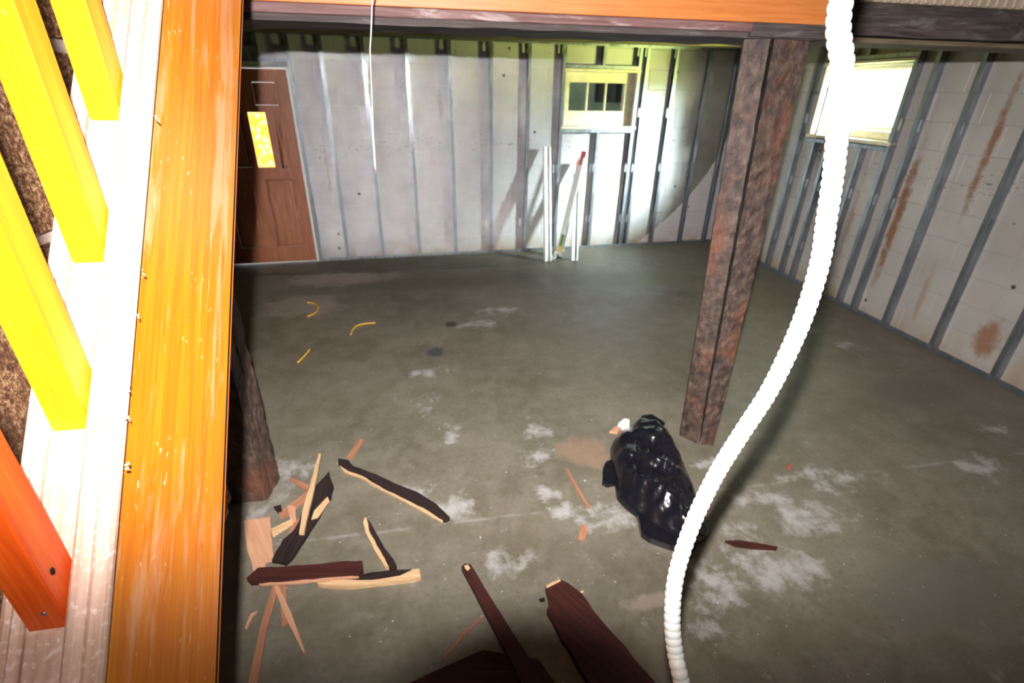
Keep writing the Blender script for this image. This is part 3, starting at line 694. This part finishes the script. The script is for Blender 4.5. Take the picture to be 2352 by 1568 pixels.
# ---------------------------------------------------------------- debris on the floor
def slab(name, px, z0, th, mat, parent=None, jag=0.0, seed=0, label=None, cat=None, sag=True):
    rnd = random.Random(seed); pts = []
    P = [at(x, y, z0+th) for x, y in px]
    for a, b in zip(P, P[1:]+P[:1]):
        L = (b-a).length; n = max(1, int(L/0.03)) if jag else 1
        for k in range(n):
            p = a.lerp(b, k/n)
            if k and jag: p = p + Vector((rnd.uniform(-1, 1), rnd.uniform(-1, 1), 0))*jag
            pts.append(p)
    bm = bmesh.new(); tp = [bm.verts.new(p) for p in pts]
    lo = [bm.verts.new((p.x, p.y, z0)) for p in pts]
    bm.faces.new(tp); bm.faces.new(lo[::-1]); n = len(tp)
    for k in range(n): bm.faces.new((tp[k], tp[(k+1) % n], lo[(k+1) % n], lo[k]))
    c = sum(pts, Vector())/n; c.z = z0
    # texture frame along the longest direction
    far = max(pts, key=lambda p: (p-pts[0]).length); ax = Vector((far.x-pts[0].x, far.y-pts[0].y, 0)).normalized()
    M = Matrix.Translation(c) @ Matrix((ax, Vector((-ax.y, ax.x, 0)), Vector((0, 0, 1)))).transposed().to_4x4(); Mi = M.inverted()
    for v in bm.verts: v.co = Mi @ v.co
    bmesh.ops.triangulate(bm, faces=[f for f in bm.faces if len(f.verts) > 4])
    o = obj(name, bm, mat, parent, M)
    if label: tag(o, label, cat)
    return o
def piece(name, label, cat, parts):
    x = sum(p[1][0][0] for p in parts)/len(parts); y = sum(p[1][0][1] for p in parts)/len(parts)
    e = empty(name, at(*parts[0][1][0]), label, cat)
    for k, (nm, px, z0, th, mat, jag) in enumerate(parts): slab(nm, px, z0, th, mat, e, jag, seed=hash((px[0], k)) % 1000)
    return e
G = 0.0008
piece('broken_batten', 'long dark splintered batten pointing towards the middle of the floor', 'wood scrap', [
    ('dark_face', [(777, 1052), (800, 1056), (812, 1070), (850, 1084), (900, 1106), (960, 1130), (1000, 1155), (1033, 1188), (1020, 1192), (985, 1170), (930, 1142), (880, 1118), (830, 1088), (800, 1078), (776, 1062)], G, 0.022, M_char, 0.003),
    ('split_edge', [(773, 1060), (800, 1078), (830, 1089), (880, 1119), (930, 1143), (985, 1171), (1019, 1193), (1015, 1196), (982, 1177), (928, 1148), (877, 1123), (827, 1094), (792, 1082)], G, 0.011, M_tan, 0.002)])
piece('wide_bark_slab', 'wide dark jagged slab of bark-like wood under the pale stick', 'wood scrap', [
    ('dark_face', [(756, 1082), (766, 1115), (760, 1140), (742, 1165), (722, 1200), (702, 1232), (682, 1262), (656, 1292), (624, 1286), (650, 1238), (676, 1215), (692, 1180), (722, 1118)], G, 0.02, M_char, 0.005),
    ('split_edge', [(752, 1140), (757, 1150), (730, 1188), (715, 1192), (722, 1172), (738, 1155)], 0.0215, 0.004, M_tan, 0.004)])
slab('pale_stick', [(732, 1040), (737, 1042), (722, 1120), (705, 1190), (698, 1224), (687, 1224), (694, 1175), (712, 1112)], 0.030, 0.012, M_tan, label='narrow pale stick lying across the jagged bark slab', cat='wood scrap', jag=0.001)
slab('orange_splinter', [(826, 1006), (836, 1010), (806, 1054), (796, 1050)], G, 0.006, M_redw, label='orange splinter poking out behind the long dark batten', cat='wood scrap')
slab('plywood_offcut', [(560, 1195), (620, 1186), (623, 1230), (629, 1284), (609, 1290), (610, 1304), (582, 1312), (566, 1255)], 0.003, 0.010, M_pinkw, label='flat pinkish plywood offcut beside the orange stair board', cat='wood scrap', jag=0.002)
slab('thin_pink_slat', [(640, 1176), (700, 1132), (712, 1122), (712, 1140), (660, 1182), (645, 1192)], G, 0.007, M_redw, label='thin reddish slat touching the wide bark slab', cat='wood scrap')
slab('short_orange_slat', [(664, 1100), (671, 1097), (710, 1114), (706, 1126)], G, 0.009, M_redw, label='short orange slat next to the pale stick', cat='wood scrap')
slab('pale_splinter', [(622, 1214), (668, 1192), (673, 1199), (626, 1229)], 0.0015, 0.014, M_tan, label='short pale splinter beside the plywood offcut', cat='wood scrap')
slab('red_splinter', [(676, 1194), (692, 1190), (690, 1208), (667, 1226), (664, 1222)], G, 0.006, M_redw, label='small reddish splinter between plywood offcut and bark slab', cat='wood scrap')
slab('pink_chip', [(660, 1160), (678, 1162), (680, 1196), (668, 1200)], 0.0078, 0.004, M_pinkw, label='small pink chip on the thin slat near the dark post', cat='wood scrap')
slab('dark_chip', [(628, 1163), (645, 1158), (648, 1174), (638, 1176)], G, 0.01, M_char, label='small dark triangular chip near the foot of the left post', cat='wood scrap')
piece('dark_red_board', 'short dark red board lying level at the lower left', 'wood scrap', [
    ('dark_face', [(566, 1326), (576, 1318), (592, 1303), (660, 1300), (700, 1297), (760, 1291), (832, 1287), (834, 1308), (824, 1318), (740, 1322), (660, 1330), (575, 1336)], 0.0265, 0.020, M_darkred, 0.003),
    ('split_edge', [(575, 1332), (660, 1329), (740, 1321), (824, 1314), (824, 1324), (760, 1330), (690, 1338), (600, 1343)], 0.0248, 0.009, M_pinkw, 0.002)])
piece('curved_batten', 'pale curved batten with knobbly right end', 'wood scrap', [
    ('dark_face', [(790, 1329), (850, 1314), (900, 1308), (946, 1307), (918, 1320), (852, 1330)], G, 0.024, M_char, 0.002),
    ('split_edge', [(727, 1332), (760, 1331), (852, 1330), (915, 1321), (942, 1308), (963, 1305), (966, 1324), (950, 1330), (915, 1334), (850, 1341), (800, 1346), (755, 1344), (730, 1340)], G, 0.02, M_tan, 0.001)])
piece('bark_edged_batten', 'short batten with dark bark on its right side, pointing at the pale curved one', 'wood scrap', [
    ('dark_face', [(842, 1190), (858, 1212), (875, 1243), (893, 1270), (911, 1298), (903, 1308), (893, 1300), (874, 1264), (852, 1226)], G, 0.022, M_char, 0.003),
    ('split_edge', [(838, 1187), (843, 1190), (853, 1227), (875, 1265), (893, 1301), (884, 1300), (860, 1262), (840, 1222), (834, 1200)], G, 0.018, M_tan, 0.001)])
slab('long_red_slat', [(628, 1338), (643, 1340), (612, 1445), (592, 1568), (590, 1620), (560, 1620), (570, 1568), (600, 1430)], G, 0.008, M_redw, label='long reddish slat running down out of the picture at lower left', cat='wood scrap')
slab('short_red_slat', [(640, 1340), (656, 1340), (661, 1432), (648, 1438)], G, 0.007, M_redw, label='short reddish slat beneath the dark red board', cat='wood scrap')
slab('wood_slat', [(627, 1340), (636, 1340), (668, 1405), (701, 1496), (696, 1497), (655, 1415)], 0.0095, 0.006, M_pinkw, label='thin pinkish slat crossing the two reddish slats', cat='wood scrap')
slab('curled_splinter', [(562, 1440), (576, 1408), (592, 1402), (580, 1415), (566, 1446)], G, 0.005, M_pinkw, label='small curled splinter beside the stair board at bottom left', cat='wood scrap')
piece('loose_batten', 'narrow dark red batten running down out of the picture', 'board', [
    ('batten_body', [(1060, 1300), (1068, 1293), (1082, 1296), (1120, 1360), (1180, 1455), (1250, 1560), (1290, 1625), (1225, 1625), (1170, 1510), (1110, 1395)], 0.012, 0.028, M_darkred, 0.001),
    ('broken_end', [(1066, 1299), (1074, 1296), (1080, 1304), (1074, 1310), (1069, 1306)], 0.0385, 0.003, M_tan, 0.0015)])
slab('shadowed_board', [(905, 1585), (1000, 1540), (1108, 1492), (1235, 1512), (1300, 1600), (1200, 1680), (900, 1690)], G, 0.010, M_darkred, label='dark reddish board in the round shadow at the bottom edge, under the narrow batten', cat='board')
ld = piece('loose_plank', 'wide dark brown plank with broken end at the bottom of the picture', 'board', [
    ('plank_body', [(1253, 1345), (1288, 1330), (1304, 1338), (1336, 1362), (1370, 1410), (1440, 1488), (1540, 1610), (1400, 1625), (1340, 1545), (1280, 1445), (1256, 1400), (1262, 1388)], 0.0055, 0.03, M_darkred, 0.003),
    ('broken_end', [(1254, 1344), (1287, 1329), (1288, 1334), (1256, 1350)], 0.036, 0.002, M_tan, 0.002)])
slab('dark_splinter', [(1666, 1241), (1700, 1240), (1750, 1248), (1787, 1255), (1784, 1260), (1730, 1257), (1690, 1252)], G, 0.012, M_darkred, label='dark pointed splinter on the floor right of the black bag', cat='wood scrap')
slab('brown_chip', [(1336, 1205), (1346, 1203), (1350, 1218), (1343, 1240), (1328, 1236)], G, 0.008, M_redw, label='small brown chip on the open floor left of the bag', cat='wood scrap')
slab('thin_red_splinter', [(1299, 1074), (1304, 1076), (1330, 1122), (1356, 1165), (1351, 1167), (1325, 1126)], G, 0.005, M_redw, label='thin reddish splinter between the long batten and the bag', cat='wood scrap')
slab('hair_thin_splinter', [(1112, 1411), (1114, 1415), (1070, 1455), (1020, 1512), (1018, 1508), (1066, 1450)], G, 0.004, M_redw, label='hair-thin orange splinter left of the narrow dark batten', cat='wood scrap')
slab('pale_crumb', [(1328, 1360), (1338, 1355), (1342, 1358), (1332, 1366)], G, 0.008, M_tan, label='pale crumb of wood beside the wide plank', cat='wood scrap')
slab('black_crumb', [(1238, 1375), (1250, 1371), (1252, 1378), (1242, 1380)], G, 0.008, M_char, label='black crumb left of the wide plank', cat='wood scrap')
slab('white_crumb', [(1420, 972), (1434, 960), (1446, 962), (1446, 974), (1430, 978)], G, 0.03, M_white, label='white plaster crumb at the far tip of the black bag', cat='rubble', jag=0.003)
slab('orange_crumb', [(1400, 990), (1415, 978), (1428, 982), (1418, 992)], G, 0.014, M_pinkw, label='orange crumb at the left shoulder of the black bag', cat='rubble', jag=0.002)
slab('bottle_cap', [(1810, 1067), (1816, 1067), (1816, 1074), (1810, 1074)], G, 0.01, plain('red_plastic', (0.5, 0.06, 0.03)), label='tiny red cap on the floor right of the conduit', cat='cap')
M_yel = plain('yellow_cable', (0.55, 0.33, 0.03), 0.5)
def floorwire(px, label):
    P = catmull([at(x, y, 0.008) for x, y in px], 8); tag(obj('yellow_cable', sweep(P, [0.007]*len(P), 8), M_yel, smooth=True), label, 'cable')
floorwire([(806, 768), (810, 757), (820, 748), (838, 743), (862, 741)], 'yellow curved cable scrap in the middle of the left floor')
floorwire([(706, 694), (722, 697), (731, 705), (724, 718), (706, 727)], 'yellow hooked cable scrap nearest the stair board')
floorwire([(684, 832), (698, 818), (712, 802)], 'faint straight yellow cable scrap near the left post')

# ---------------------------------------------------------------- black bin bag
def bag():
    out = [(1452, 975), (1480, 972), (1530, 985), (1556, 1030), (1580, 1080), (1604, 1140), (1626, 1188), (1632, 1215), (1612, 1236), (1584, 1242), (1540, 1226), (1500, 1205), (1466, 1178), (1425, 1146), (1412, 1100), (1404, 1050), (1408, 1008)]
    P = [at(x, y, 0.03) for x, y in out]; P = catmull(P+[P[0]], 6)[:-1]
    n = len(P)
    def inside(x, y):
        c = False
        for i in range(n):
            a, b = P[i], P[i-1]
            if (a.y > y) != (b.y > y) and x < (b.x-a.x)*(y-a.y)/(b.y-a.y)+a.x: c = not c
        return c
    def dist(x, y):
        m_ = 9
        for i in range(n):
            a, b = P[i-1], P[i]; vx, vy = b.x-a.x, b.y-a.y; l2 = vx*vx+vy*vy
            t = max(0, min(1, ((x-a.x)*vx+(y-a.y)*vy)/l2)) if l2 else 0
            m_ = min(m_, math.hypot(x-a.x-t*vx, y-a.y-t*vy))
        return m_
    ctr = sum(P, Vector())/n
    e = empty('bin_bag', (ctr.x, ctr.y, 0), 'crumpled glossy black bin bag lying at the foot of the right post', 'bag')
    bm = bmesh.new(); K = 34; rings = []
    for j in range(K+1):
        s_ = 1-j/K; ring = []
        for i, p in enumerate(P):
            x = ctr.x+(p.x-ctr.x)*s_; y = ctr.y+(p.y-ctr.y)*s_
            d = dist(x, y); h = 0.018+0.125*(1-math.exp(-d/0.07))
            q = Vector((x, y, 0))
            w1_ = 1-abs(mn.noise(Vector((x*5.5+y*2.2, (y-x*.45)*2.4, 1.7))))*2; w2_ = 1-abs(mn.noise(Vector((x*15, y*11, 4.1))))*2
            w3_ = 1-abs(mn.noise(Vector((x*31, y*22, 8.1))))*2
            k = min(1, d/0.05)
            h += k*(0.055*w1_+0.018*w2_+0.006*w3_-0.036)
            if j == 0: h = 0.002
            wob = 0.006*mn.noise(Vector((x*20, y*20, 0)))
            ring.append(bm.verts.new((x+wob, y+wob, max(0.002, h))))
        rings.append(ring)
    for j in range(K):
        for i in range(n):
            f = (rings[j][i], rings[j][(i+1) % n], rings[j+1][(i+1) % n], rings[j+1][i])
            try: bm.faces.new(f)
            except ValueError: pass
    bmesh.ops.remove_doubles(bm, verts=rings[K], dist=0.0005)
    bo = obj('bag_body', bm, M_bag, e, smooth=True)
    # flat loose plastic: below, at the left and behind the tip
    for k, px in enumerate(([(1463, 1176), (1474, 1222), (1494, 1236), (1540, 1252), (1590, 1259), (1600, 1246), (1540, 1215), (1500, 1190)],
                            [(1410, 1052), (1392, 1060), (1384, 1080), (1383, 1105), (1395, 1112), (1416, 1108)],
                            [(1460, 974), (1476, 953), (1498, 951), (1528, 970), (1520, 985)])):
        slab('loose_flap', px, 0.001, (0.03, 0.022, 0.035)[k], M_bag, e, 0.003, seed=k)
bag()
